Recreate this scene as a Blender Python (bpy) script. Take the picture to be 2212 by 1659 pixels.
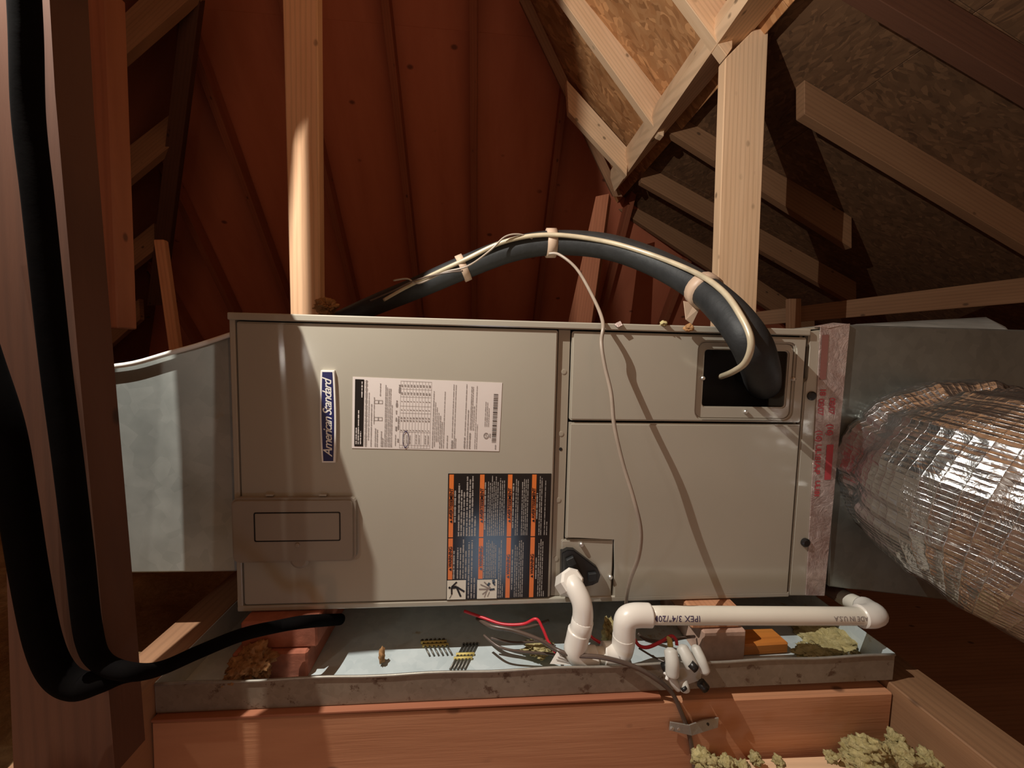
import bpy, bmesh, math, random
from mathutils import Vector, Matrix, noise
random.seed(7)
for o in list(bpy.data.objects):
    bpy.data.objects.remove(o, do_unlink=True)
S = bpy.context.scene
C = S.collection
CZ = 1.05                      # camera height above the attic floor

# ------------------------------------------------------------------ camera
FPX, CX, CY = 831.0, 1106.0, 829.5
YAW, PITCH, ROLL = .07643, -.0713, .0222
def _basis():
    cy, sy, cp, sp = math.cos(YAW), math.sin(YAW), math.cos(PITCH), math.sin(PITCH)
    F = Vector((sy*cp, cy*cp, sp)); r = Vector((cy, -sy, 0)); u = r.cross(F)
    c, s = math.cos(ROLL), math.sin(ROLL)
    return c*r + s*u, -s*r + c*u, F
CR, CU, CF = _basis()
cam_d = bpy.data.cameras.new('camera'); cam = bpy.data.objects.new('camera', cam_d); C.objects.link(cam)
m = Matrix.Identity(4)
for i in range(3):
    m[i][0] = CR[i]; m[i][1] = CU[i]; m[i][2] = -CF[i]
m[2][3] = CZ
cam.matrix_world = m
cam_d.sensor_width = 36.0; cam_d.lens = 36.0*FPX/2212.0; cam_d.clip_start = .02; cam_d.clip_end = 50
S.camera = cam

# ------------------------------------------------------------------ world, lights, exposure
W = bpy.data.worlds.new('world'); S.world = W; W.use_nodes = True
bg = W.node_tree.nodes['Background']; bg.inputs[0].default_value = (1.0, .58, .36, 1); bg.inputs[1].default_value = .27
def lamp(name, kind, loc, energy, col, radius=.02, target=None, size=None):
    d = bpy.data.lights.new(name, kind); d.energy = energy; d.color = col
    if kind in ('POINT', 'SPOT'): d.shadow_soft_size = radius
    if kind == 'AREA':
        d.shape = 'RECTANGLE'; d.size, d.size_y = size
    o = bpy.data.objects.new(name, d); C.objects.link(o); o.location = Vector(loc) + Vector((0, 0, CZ))
    if target is not None:
        o.rotation_euler = (Vector(target) - Vector(loc)).to_track_quat('-Z', 'Y').to_euler()
    return o
lamp('work_light', 'POINT', (-.500, .37, .72), 68, (1, .95, .86), .002)
lamp('torch_light', 'POINT', (-.736, -.18, -.018), 1.7, (1, .93, .82), .012)
lamp('hatch_daylight', 'AREA', (.05, -.42, -.95), .8, (.6, .78, 1), target=(.1, .66, -.3), size=(.22, .34))
S.view_settings.view_transform = 'Standard'; S.view_settings.look = 'None'
S.view_settings.gamma = 1; S.view_settings.exposure = 0; S.view_settings.use_curve_mapping = False

# ------------------------------------------------------------------ helpers
def ray(x, y): return CF + CR*((x-CX)/FPX) - CU*((y-CY)/FPX)
def T(x, y, z): return Vector((x, y, z+CZ))
def P(x, y, Y):                # photo pixel -> point on the vertical plane at depth Y
    d = ray(x, y); d = d*(Y/d.y); return T(*d)
def PZ(x, y, z):               # photo pixel -> point on the level plane z
    d = ray(x, y); d = d*(z/d.z); return T(*d)

def tag(o, label=None, cat=None, group=None, kind=None):
    if label: o['label'] = label
    if cat: o['category'] = cat
    if group: o['group'] = group
    if kind: o['kind'] = kind
    return o
def empty(name, loc, label=None, cat=None, group=None, kind=None):
    o = bpy.data.objects.new(name, None); o.empty_display_size = .05; C.objects.link(o); o.location = loc
    return tag(o, label, cat, group, kind)
def par(o, p):
    if p is None: return
    o.parent = p
    inv = Matrix.Identity(4); q = p; chain = []
    while q: chain.append(q); q = q.parent
    mw = Matrix.Identity(4)
    for q in reversed(chain): mw = mw @ q.matrix_parent_inverse @ q.matrix_basis
    o.matrix_parent_inverse = mw.inverted()
def link(name, me, mat, parent=None, smooth=False, mtx=None):
    o = bpy.data.objects.new(name, me); C.objects.link(o)
    if mtx is not None: o.matrix_basis = mtx
    if mat:
        for mm in (mat if isinstance(mat, (list, tuple)) else [mat]): me.materials.append(mm)
    if smooth:
        for p in me.polygons: p.use_smooth = True
    par(o, parent); return o
def bm_link(name, bm, mat, parent=None, smooth=False, mtx=None, center=True):
    if center and mtx is None and len(bm.verts):
        c = Vector((0, 0, 0))
        for v in bm.verts: c += v.co
        c /= len(bm.verts)
        for v in bm.verts: v.co -= c
        mtx = Matrix.Translation(c)
    bmesh.ops.recalc_face_normals(bm, faces=bm.faces)
    me = bpy.data.meshes.new(name); bm.to_mesh(me); bm.free()
    return link(name, me, mat, parent, smooth, mtx)
def bm_box(bm, a, b, bev=0, seg=1):
    x0, y0, z0 = a; x1, y1, z1 = b
    vs = [bm.verts.new(v) for v in ((x0,y0,z0),(x1,y0,z0),(x1,y1,z0),(x0,y1,z0),(x0,y0,z1),(x1,y0,z1),(x1,y1,z1),(x0,y1,z1))]
    fs = [bm.faces.new([vs[i] for i in f]) for f in ((0,3,2,1),(4,5,6,7),(0,1,5,4),(1,2,6,5),(2,3,7,6),(3,0,4,7))]
    if bev:
        es = set(e for f in fs for e in f.edges)
        bmesh.ops.bevel(bm, geom=list(es), offset=bev, segments=seg, affect='EDGES', profile=.5)
def box(name, a, b, mat, parent=None, bev=0, seg=2):
    """axis aligned box in camera relative metres"""
    bm = bmesh.new(); bm_box(bm, (a[0], a[1], a[2]+CZ), (b[0], b[1], b[2]+CZ), bev, seg)
    return bm_link(name, bm, mat, parent)
def slab(name, pts, thick, mat, parent=None, direction=None, bev=.0015, long_edge=0, world=False):
    """polygon of world points extruded away from the camera; local x runs along the given edge (the grain)"""
    pts = [Vector(p) for p in pts]; n = len(pts)
    c = sum(pts, Vector())/n
    nrm = Vector()
    for i in range(n): nrm += (pts[i]-c).cross(pts[(i+1) % n]-c)
    nrm.normalize()
    cam_pos = Vector((0, 0, CZ))
    if nrm.dot(c-cam_pos) < 0: nrm = -nrm
    ext = (Vector(direction).normalized() if direction is not None else nrm)*thick
    long_edge = max(range(n), key=lambda i: (pts[(i+1) % n]-pts[i]).length)
    x = (pts[(long_edge+1) % n]-pts[long_edge]).normalized(); y = nrm.cross(x).normalized(); x = y.cross(nrm)
    M = Matrix((x, y, nrm)).transposed().to_4x4(); M.translation = c
    Mi = M.inverted()
    bm = bmesh.new()
    a = [bm.verts.new(Mi @ p) for p in pts]; b = [bm.verts.new(Mi @ (p+ext)) for p in pts]
    bm.faces.new(a); bm.faces.new(b[::-1])
    for i in range(n): bm.faces.new((a[i], b[i], b[(i+1) % n], a[(i+1) % n]))
    if bev: bmesh.ops.bevel(bm, geom=list(bm.edges), offset=bev, segments=1, affect='EDGES')
    return bm_link(name, bm, mat, parent, mtx=M)
def beam(name, p0, p1, w, t, mat, parent=None, up=(0, 0, 1), bev=.002):
    """lumber from p0 to p1 (camera relative), w across, t along 'up'"""
    p0 = T(*p0); p1 = T(*p1); x = (p1-p0); L = x.length; x.normalize()
    u = Vector(up); y = u.cross(x).normalized(); z = x.cross(y)
    M = Matrix((x, y, z)).transposed().to_4x4(); M.translation = (p0+p1)/2
    bm = bmesh.new(); bm_box(bm, (-L/2, -w/2, -t/2), (L/2, w/2, t/2), bev)
    return bm_link(name, bm, mat, parent, mtx=M)
def spline(pts, sub=8):
    pts = [Vector(p) for p in pts]; out = []
    n = len(pts)
    for i in range(n-1):
        p0 = pts[max(i-1, 0)]; p1 = pts[i]; p2 = pts[i+1]; p3 = pts[min(i+2, n-1)]
        for k in range(sub):
            t = k/sub; t2 = t*t; t3 = t2*t
            out.append(.5*((2*p1)+(-p0+p2)*t+(2*p0-5*p1+4*p2-p3)*t2+(-p0+3*p1-3*p2+p3)*t3))
    out.append(pts[-1]); return out
def bm_tube(bm, path, rad, seg=10, caps=True):
    n = len(path); rings = []
    tan = [(path[min(i+1, n-1)]-path[max(i-1, 0)]).normalized() for i in range(n)]
    nv = tan[0].orthogonal().normalized()
    for i in range(n):
        nv = (nv - tan[i]*nv.dot(tan[i])).normalized(); bv = tan[i].cross(nv)
        r = rad[i] if isinstance(rad, (list, tuple)) else rad
        rings.append([bm.verts.new(path[i] + (nv*math.cos(2*math.pi*k/seg)+bv*math.sin(2*math.pi*k/seg))*r) for k in range(seg)])
    for i in range(n-1):
        for k in range(seg):
            bm.faces.new((rings[i][k], rings[i][(k+1) % seg], rings[i+1][(k+1) % seg], rings[i+1][k]))
    if caps:
        bm.faces.new(rings[0][::-1]); bm.faces.new(rings[-1])
def tube(name, pts, rad, mat, parent=None, seg=10, sub=8, straight=False):
    path = [Vector(p) for p in pts] if straight else spline(pts, sub)
    if isinstance(rad, (list, tuple)) and not straight:
        rr = []
        for i in range(len(rad)-1):
            for k in range(sub): rr.append(rad[i]+(rad[i+1]-rad[i])*k/sub)
        rr.append(rad[-1]); rad = rr
    bm = bmesh.new(); bm_tube(bm, path, rad, seg)
    o = bm_link(name, bm, mat, parent, smooth=True)
    return o
def disc(name, c, r, depth, mat, parent=None, seg=16, axis=(0, -1, 0), bev=.3):
    """short cylinder with rounded face, centre c on the surface (world)"""
    a = Vector(axis).normalized(); c = Vector(c)
    pth = [c, c+a*depth*(1-bev), c+a*depth]; bm = bmesh.new()
    bm_tube(bm, pth, [r, r, r*(1-bev)], seg); return bm_link(name, bm, mat, parent)
def rrect(x0, x1, z0, z1, r, seg=4):
    pts = []
    for cx, cz, a0 in ((x1-r, z1-r, 0), (x0+r, z1-r, 90), (x0+r, z0+r, 180), (x1-r, z0+r, 270)):
        for k in range(seg+1):
            a = math.radians(a0+90*k/seg); pts.append((cx+r*math.cos(a), cz+r*math.sin(a)))
    return pts
def plate(name, outline, yf, yb, mat, parent=None, bev=.002, hole=None):
    """front plate (x,z outline) between depth yf (front) and yb"""
    bm = bmesh.new()
    if hole is None:
        a = [bm.verts.new((x, yf, z+CZ)) for x, z in outline]; b = [bm.verts.new((x, yb, z+CZ)) for x, z in outline]
        f = bm.faces.new(a); bm.faces.new(b[::-1])
        n = len(a)
        for i in range(n): bm.faces.new((a[i], b[i], b[(i+1) % n], a[(i+1) % n]))
        if bev: bmesh.ops.bevel(bm, geom=list(f.edges), offset=bev, segments=2, affect='EDGES')
    else:
        n = len(outline)
        ao = [bm.verts.new((x, yf, z+CZ)) for x, z in outline]; bo = [bm.verts.new((x, yb, z+CZ)) for x, z in outline]
        ai = [bm.verts.new((x, yf, z+CZ)) for x, z in hole]; bi = [bm.verts.new((x, yb, z+CZ)) for x, z in hole]
        for i in range(n):
            j = (i+1) % n
            bm.faces.new((ao[i], ao[j], ai[j], ai[i])); bm.faces.new((bo[j], bo[i], bi[i], bi[j]))
            bm.faces.new((ao[j], ao[i], bo[i], bo[j])); bm.faces.new((ai[i], ai[j], bi[j], bi[i]))
        if bev:
            es = [e for e in bm.edges if all(abs(v.co.y-yf) < 1e-6 for v in e.verts) and len([f for f in e.link_faces if all(abs(v.co.y-yf) < 1e-6 for v in f.verts)]) == 1]
            bmesh.ops.bevel(bm, geom=es, offset=bev, segments=2, affect='EDGES')
    return bm_link(name, bm, mat, parent)
def bm_quad(bm, pts, mi=0):
    f = bm.faces.new([bm.verts.new(p) for p in pts]); f.material_index = mi; return f
def text_bm(bm, s, size, M, shear=0, mi=0, align='LEFT', space=1.0, bold=0):
    cu = bpy.data.curves.new('txt', 'FONT'); cu.body = s; cu.size = size; cu.shear = shear; cu.align_x = align
    cu.space_character = space; cu.offset = bold; cu.resolution_u = 3
    ob = bpy.data.objects.new('txt', cu); C.objects.link(ob)
    bpy.context.view_layer.update()
    me = bpy.data.meshes.new_from_object(ob.evaluated_get(bpy.context.evaluated_depsgraph_get()))
    n0 = len(bm.faces); bm.from_mesh(me); bm.verts.ensure_lookup_table(); bm.faces.ensure_lookup_table()
    vs = set()
    for f in bm.faces[n0:]:
        f.material_index = mi
        for v in f.verts: vs.add(v)
    for v in vs: v.co = M @ v.co
    bpy.data.objects.remove(ob, do_unlink=True); bpy.data.curves.remove(cu); bpy.data.meshes.remove(me)
def frame(o, x, y):
    x = Vector(x).normalized(); y = Vector(y); z = x.cross(y).normalized(); y = z.cross(x)
    M = Matrix((x, y, z)).transposed().to_4x4(); M.translation = o; return M

# ------------------------------------------------------------------ materials
def newmat(name):
    mt = bpy.data.materials.new(name); mt.use_nodes = True; nt = mt.node_tree
    return mt, nt, nt.nodes['Principled BSDF']
def nd(nt, t, **kw):
    n = nt.nodes.new(t)
    for k, v in kw.items(): setattr(n, k, v)
    return n
def ramp(nt, fac, stops):
    r = nd(nt, 'ShaderNodeValToRGB'); e = r.color_ramp.elements
    e[0].position, e[0].color = stops[0][0], (*stops[0][1], 1); e[1].position, e[1].color = stops[1][0], (*stops[1][1], 1)
    for p, c in stops[2:]:
        q = e.new(p); q.color = (*c, 1)
    nt.links.new(fac, r.inputs[0]); return r.outputs[0]
def coords(nt, scale, kind='Object', rnd=True):
    tc = nd(nt, 'ShaderNodeTexCoord'); mp = nd(nt, 'ShaderNodeMapping'); mp.inputs['Scale'].default_value = scale
    nt.links.new(tc.outputs[kind], mp.inputs[0])
    if rnd:
        oi = nd(nt, 'ShaderNodeObjectInfo'); mm = nd(nt, 'ShaderNodeMath', operation='MULTIPLY'); mm.inputs[1].default_value = 37.0
        nt.links.new(oi.outputs['Random'], mm.inputs[0]); nt.links.new(mm.outputs[0], mp.inputs['Location'])
    return mp.outputs[0]
def noise_t(nt, vec, scale, detail=4, rough=.55, dist=0):
    n = nd(nt, 'ShaderNodeTexNoise'); n.inputs['Scale'].default_value = scale; n.inputs['Detail'].default_value = detail
    n.inputs['Roughness'].default_value = rough; n.inputs['Distortion'].default_value = dist
    nt.links.new(vec, n.inputs['Vector']); return n.outputs[0]
def bump(nt, bs, h, strength, dist=.002):
    b = nd(nt, 'ShaderNodeBump'); b.inputs['Strength'].default_value = strength; b.inputs['Distance'].default_value = dist
    nt.links.new(h, b.inputs['Height']); nt.links.new(b.outputs[0], bs.inputs['Normal']); return b
def mix(nt, fac, a, b, mode='MIX'):
    n = nd(nt, 'ShaderNodeMixRGB', blend_type=mode)
    if isinstance(fac, (int, float)): n.inputs[0].default_value = fac
    else: nt.links.new(fac, n.inputs[0])
    for i, c in ((1, a), (2, b)):
        if isinstance(c, tuple): n.inputs[i].default_value = (*c, 1)
        else: nt.links.new(c, n.inputs[i])
    return n.outputs[0]
def wood(name, light, dark, knot=(.10, .04, .015), rough=.75, ringscale=9):
    mt, nt, b = newmat(name)
    v = coords(nt, (1.2, 9, 9))
    w = noise_t(nt, v, 2.2, 3, .5, .6)
    ring = nd(nt, 'ShaderNodeTexWave', wave_type='BANDS', bands_direction='Y'); ring.inputs['Scale'].default_value = ringscale*.25
    ring.inputs['Distortion'].default_value = 5; ring.inputs['Detail'].default_value = 3; ring.inputs['Detail Scale'].default_value = .6
    nt.links.new(v, ring.inputs['Vector'])
    c1 = ramp(nt, w, [(.3, dark), (.7, light)])
    c2 = ramp(nt, ring.outputs[1], [(.0, tuple(x*.72 for x in light)), (.55, light)])
    c = mix(nt, .45, c1, c2)
    v2 = coords(nt, (1.0, 1.6, 1.6)); vo = nd(nt, 'ShaderNodeTexVoronoi'); vo.inputs['Scale'].default_value = 9; nt.links.new(v2, vo.inputs['Vector'])
    kf = ramp(nt, vo.outputs['Distance'], [(.06, (1, 1, 1)), (.12, (0, 0, 0))])
    gate = ramp(nt, noise_t(nt, v2, 3.1, 1), [(.40, (0, 0, 0)), (.46, (1, 1, 1))])
    kk = mix(nt, 1.0, kf, gate, 'MULTIPLY')
    kk = mix(nt, 1.0, kk, (.8, .8, .8), 'MULTIPLY'); c = mix(nt, kk, c, tuple(x*.28 for x in dark))
    nt.links.new(c, b.inputs['Base Color']); b.inputs['Roughness'].default_value = rough
    bump(nt, b, noise_t(nt, coords(nt, (2, 40, 40)), 5, 4), .35, .0015)
    return mt
def osb(name, a, bcol, scale=14):
    mt, nt, b = newmat(name)
    v = coords(nt, (1, 2.2, 1)); wv = noise_t(nt, v, 5, 2)
    vec = nd(nt, 'ShaderNodeVectorMath', operation='ADD'); nt.links.new(v, vec.inputs[0])
    sc = nd(nt, 'ShaderNodeVectorMath', operation='SCALE'); sc.inputs['Scale'].default_value = .25
    nt.links.new(wv, sc.inputs[0]); nt.links.new(sc.outputs[0], vec.inputs[1])
    vo = nd(nt, 'ShaderNodeTexVoronoi'); vo.inputs['Scale'].default_value = scale; nt.links.new(vec.outputs[0], vo.inputs['Vector'])
    sep = nd(nt, 'ShaderNodeSeparateColor'); nt.links.new(vo.outputs['Color'], sep.inputs[0])
    c = ramp(nt, sep.outputs[0], [(0, tuple(x*.6 for x in a)), (.25, a), (.7, bcol), (.97, tuple(min(1, x*1.5) for x in bcol))])
    c = mix(nt, .35, c, ramp(nt, noise_t(nt, v, 9, 5), [(.3, tuple(x*.5 for x in a)), (.7, bcol)]))
    nt.links.new(c, b.inputs['Base Color']); b.inputs['Roughness'].default_value = .7
    bump(nt, b, sep.outputs[1], .25, .002); return mt
def plywood(name, a, bcol):
    mt, nt, b = newmat(name); v = coords(nt, (.8, 3, 3))
    c = ramp(nt, noise_t(nt, v, 2.0, 6, .6, .4), [(.3, a), (.7, bcol)])
    v2 = coords(nt, (1.6, 1, 1)); vo = nd(nt, 'ShaderNodeTexVoronoi'); vo.inputs['Scale'].default_value = 5.5; nt.links.new(v2, vo.inputs['Vector'])
    kf = ramp(nt, vo.outputs['Distance'], [(.07, (1, 1, 1)), (.13, (0, 0, 0))])
    gate = ramp(nt, noise_t(nt, v2, 4.3, 1), [(.52, (0, 0, 0)), (.58, (1, 1, 1))])
    c = mix(nt, mix(nt, 1.0, kf, gate, 'MULTIPLY'), c, tuple(x*.4 for x in a))
    nt.links.new(c, b.inputs['Base Color']); b.inputs['Roughness'].default_value = .8
    bump(nt, b, noise_t(nt, coords(nt, (3, 30, 30)), 4, 3), .2, .001); return mt
def plain(name, col, rough=.5, metal=0, var=.12, nscale=20, bumpv=0, spec=.5, bscale=60):
    mt, nt, b = newmat(name)
    v = coords(nt, (1, 1, 1))
    c = ramp(nt, noise_t(nt, v, nscale, 4), [(.3, tuple(x*(1-var) for x in col)), (.7, tuple(min(1, x*(1+var)) for x in col))])
    nt.links.new(c, b.inputs['Base Color']); b.inputs['Roughness'].default_value = rough; b.inputs['Metallic'].default_value = metal
    b.inputs['Specular IOR Level'].default_value = spec
    if bumpv: bump(nt, b, noise_t(nt, v, bscale, 4), bumpv, .002)
    return mt
def galv(name, a, bcol, rough=.42, metal=.75, scale=60, spots=None):
    mt, nt, b = newmat(name)
    v = coords(nt, (1, 1, 1)); vo = nd(nt, 'ShaderNodeTexVoronoi'); vo.inputs['Scale'].default_value = scale; nt.links.new(v, vo.inputs['Vector'])
    sep = nd(nt, 'ShaderNodeSeparateColor'); nt.links.new(vo.outputs['Color'], sep.inputs[0])
    big = noise_t(nt, v, 7, 5, .65)
    c = mix(nt, .6, ramp(nt, sep.outputs[0], [(0, a), (1, bcol)]), ramp(nt, big, [(.35, a), (.65, bcol)]))
    if spots:
        s = ramp(nt, noise_t(nt, v, spots[1], 6, .7), [(spots[2], (0, 0, 0)), (spots[2]+.06, (1, 1, 1))])
        c = mix(nt, s, c, spots[0])
    nt.links.new(c, b.inputs['Base Color']); b.inputs['Metallic'].default_value = metal
    nt.links.new(ramp(nt, big, [(.3, (rough-.08,)*3), (.7, (rough+.12,)*3)]), b.inputs['Roughness'])
    return mt
def fluff(name, a, bcol):
    mt, nt, b = newmat(name); v = coords(nt, (1, 1, 1))
    n = noise_t(nt, v, 55, 8, .75, 1.5)
    nt.links.new(ramp(nt, n, [(.3, a), (.68, bcol)]), b.inputs['Base Color']); b.inputs['Roughness'].default_value = 1
    b.inputs['Specular IOR Level'].default_value = .1
    bump(nt, b, n, 1, .006); return mt
M = {}
M['pine'] = wood('pine', (.86, .60, .38), (.72, .46, .26))
M['fir'] = wood('fir', (.56, .27, .14), (.40, .165, .075), ringscale=14)
M['post'] = wood('post_fir', (.80, .50, .30), (.66, .36, .19))
M['redwood'] = wood('red_fir', (.40, .15, .075), (.27, .085, .04))
M['dark'] = wood('shade_toned_wood', (.11, .042, .02), (.08, .027, .012))  # wood with shade put into its base colour
M['jack'] = wood('dimmed_rafter_wood', (.28, .145, .07), (.21, .10, .045))  # light falloff towards the right lowered into the wood colour
M['old'] = wood('brown_pine', (.36, .19, .10), (.25, .12, .06))
M['rafter'] = wood('rafter_wood', (.33, .10, .045), (.25, .07, .03))
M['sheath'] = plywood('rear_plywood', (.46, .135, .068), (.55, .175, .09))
M['sheath_dk'] = plywood('dimmed_plywood', (.17, .048, .022), (.22, .07, .032))  # darker copy of the rear plywood, shade of the left slope in its colour
M['osb_dk'] = osb('dimmed_strand_board', (.13, .063, .028), (.155, .078, .036), 38)  # weaker lamp light on the right slope carried by a darker board colour
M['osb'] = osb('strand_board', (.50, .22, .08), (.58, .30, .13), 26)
M['paint'] = plain('taupe_paint', (.41, .38, .312), .17, 0, .03, 6, .02, .8, 400)
M['paint_dk'] = plain('mullion_paint', (.33, .285, .22), .45, 0, .05, 8)
M['inner'] = plain('dark_interior', (.025, .024, .024), .6, .2, .2)
M['plastic_grey'] = plain('grey_plastic', (.30, .26, .21), .5, 0, .04)
M['black'] = plain('black_plastic', (.012, .012, .012), .35, 0, .2)
M['foam'] = plain('black_foam', (.014, .015, .016), .6, 0, .3, 40, .25, .5, 120)
M['hose'] = plain('black_hose', (.0025, .002, .002), .9, 0, .3, 30, .1, .05)
M['steel'] = plain('screw_steel', (.62, .60, .55), .35, .8, .1)
M['white'] = plain('white_plastic', (.82, .80, .75), .4, 0, .03)
M['blue'] = plain('navy_enamel', (.012, .016, .10), .3, 0, .1)
M['paper'] = plain('label_paper', (.74, .67, .63), .45, 0, .02)
M['ink'] = plain('grey_ink', (.27, .23, .21), .6, 0, .1)
M['blackink'] = plain('black_ink', (.012, .011, .011), .16, 0, .1)
M['orange'] = plain('orange_ink', (.80, .20, .035), .3, 0, .04)
M['silverink'] = plain('pale_ink', (.46, .42, .38), .35, 0, .1)
M['cream'] = plain('cream_ink', (.78, .74, .62), .3, 0, .03)
M['pvc'] = plain('pvc', (.80, .76, .69), .32, 0, .03, 14)
M['pipe'] = plain('pvc_pipe', (.74, .70, .60), .3, 0, .05, 10)
M['purple'] = plain('print_violet', (.08, .06, .12), .5)
M['galv'] = galv('galvanised_duct', (.36, .39, .37), (.52, .55, .52), .45, .55, 40, ((.40, .36, .28), 5, .60))
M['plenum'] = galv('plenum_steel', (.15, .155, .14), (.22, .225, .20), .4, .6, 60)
M['pan_in'] = galv('pan_zinc', (.50, .58, .60), (.68, .75, .76), .5, .15, 70, ((.45, .38, .26), 11, .62))
M['pan_out'] = galv('pan_oxide', (.20, .155, .11), (.29, .235, .175), .6, .25, 120, ((.11, .065, .04), 30, .57))
M['bracket'] = galv('bracket_steel', (.32, .30, .26), (.42, .40, .35), .5, .6, 200)
M['red_wire'] = plain('red_wire', (.55, .02, .035), .35)
M['brown_wire'] = plain('brown_cable', (.10, .07, .055), .3, 0, .2)
M['grey_wire'] = plain('taupe_cable', (.30, .24, .19), .35, 0, .15)
M['liquid'] = plain('liquid_line', (.55, .47, .33), .35, .2, .2)
M['tape'] = plain('tan_tape', (.50, .36, .26), .5, 0, .1)
M['yellow'] = plain('yellow_plastic', (.65, .52, .16), .5, 0, .1)
M['nail'] = plain('nail_steel', (.13, .12, .10), .35, .6, .2)
M['floatgrey'] = plain('float_switch_grey', (.56, .55, .50), .45, 0, .08)
M['brick'] = plain('brick_clay', (.36, .12, .07), .9, 0, .25, 30, .6)
M['brick_pale'] = plain('brick_pale', (.50, .32, .24), .9, 0, .2, 30, .6)
M['orangewood'] = wood('varnished_scrap', (.70, .27, .055), (.52, .16, .03), rough=.4)
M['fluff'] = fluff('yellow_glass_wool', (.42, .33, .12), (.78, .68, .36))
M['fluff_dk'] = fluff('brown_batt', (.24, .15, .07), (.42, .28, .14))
M['brownfluff'] = fluff('tan_scrap', (.42, .20, .08), (.66, .38, .18))
M['primer'] = plain('primer_stain', (.13, .07, .055), .5, 0, .3)
# clear printed sealing tape
def tape_mat():
    mt, nt, b = newmat('printed_sealing_tape'); v = coords(nt, (1, 1, 1))
    c = ramp(nt, noise_t(nt, v, 26, 5, .7), [(.3, (.36, .24, .21)), (.7, (.62, .52, .48))])
    nt.links.new(c, b.inputs['Base Color']); b.inputs['Roughness'].default_value = .22; b.inputs['Metallic'].default_value = .35
    bump(nt, b, noise_t(nt, v, 48, 6, .65, 2), .8, .004); return mt
M['seal'] = tape_mat()
M['faded'] = plain('faded_red_print', (.24, .10, .085), .4)
M['redink'] = plain('red_print', (.45, .06, .07), .35)
# foil jacket with scrim grid (uv in metres)
def foil_mat():
    mt, nt, b = newmat('foil_jacket')
    tc = nd(nt, 'ShaderNodeTexCoord'); sep = nd(nt, 'ShaderNodeSeparateXYZ'); nt.links.new(tc.outputs['UV'], sep.inputs[0])
    outs = []
    for ax, per in ((0, .0068), (1, .0085)):
        a = nd(nt, 'ShaderNodeMath', operation='PINGPONG'); a.inputs[1].default_value = per/2
        nt.links.new(sep.outputs[ax], a.inputs[0])
        d = nd(nt, 'ShaderNodeMath', operation='DIVIDE'); d.inputs[1].default_value = per/2; nt.links.new(a.outputs[0], d.inputs[0])
        p = nd(nt, 'ShaderNodeMath', operation='POWER'); p.inputs[1].default_value = .35; nt.links.new(d.outputs[0], p.inputs[0])
        outs.append(p.outputs[0])
    g = nd(nt, 'ShaderNodeMath', operation='MULTIPLY'); nt.links.new(outs[0], g.inputs[0]); nt.links.new(outs[1], g.inputs[1])
    ob = coords(nt, (1, 1, 1), 'Object', False)
    vo = nd(nt, 'ShaderNodeTexVoronoi', feature='F1'); vo.inputs['Scale'].default_value = 34
    nt.links.new(ob, vo.inputs['Vector'])
    n2 = noise_t(nt, ob, 22, 4, .6, 1.5)
    h = nd(nt, 'ShaderNodeMath', operation='ADD'); nt.links.new(n2, h.inputs[0]); nt.links.new(vo.outputs['Distance'], h.inputs[1])
    h2 = nd(nt, 'ShaderNodeMath', operation='MULTIPLY_ADD'); h2.inputs[1].default_value = -.35
    nt.links.new(g.outputs[0], h2.inputs[0]); nt.links.new(h.outputs[0], h2.inputs[2])
    bump(nt, b, h2.outputs[0], .8, .0035)
    b.inputs['Base Color'].default_value = (.54, .55, .55, 1); b.inputs['Metallic'].default_value = .97
    b.inputs['Roughness'].default_value = .24
    return mt
M['foil'] = foil_mat()

D = .6646                      # depth of the cabinet front

# ================================================================== the setting: roof, floor
# rear roof slope (rafters climb towards the camera)
TA = 1.29
a0 = P(1028, 600, 3.0); ZA = a0.z-CZ
def planeA(X, Y): return ZA + TA*(3.0-Y)
sA = Vector((0, -1, TA)).normalized(); nA = Vector((0, TA, 1)).normalized()
roofA = empty('ceiling_rear', T(0, 3.0, -.3), kind='structure')
def strip(name, x0, x1, y0, y1, off, th, mat, parent):
    q = [T(x, y, planeA(x, y)) + nA*off for x, y in ((x0, y1), (x0, y0), (x1, y0), (x1, y1))]
    return slab(name, q, th, mat, parent, long_edge=0, bev=.001)
xs = [P(px, 600, 3.0).x for px in (320, 455, 593, 750, 897, 1024, 1170, 1320, 1470, 1620)]
for i in range(len(xs)-1):
    for (ya, yb) in ((.9, 2.15), (2.15, 3.4), (3.4, 4.4)):
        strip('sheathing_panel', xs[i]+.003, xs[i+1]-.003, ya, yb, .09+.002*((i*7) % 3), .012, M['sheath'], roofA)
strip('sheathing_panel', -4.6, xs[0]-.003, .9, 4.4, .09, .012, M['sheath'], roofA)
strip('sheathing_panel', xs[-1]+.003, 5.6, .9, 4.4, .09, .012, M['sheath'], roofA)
for x in xs:
    strip('rafter', x-.021, x+.021, .9, 4.4, 0, .088, M['rafter'], roofA)
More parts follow.
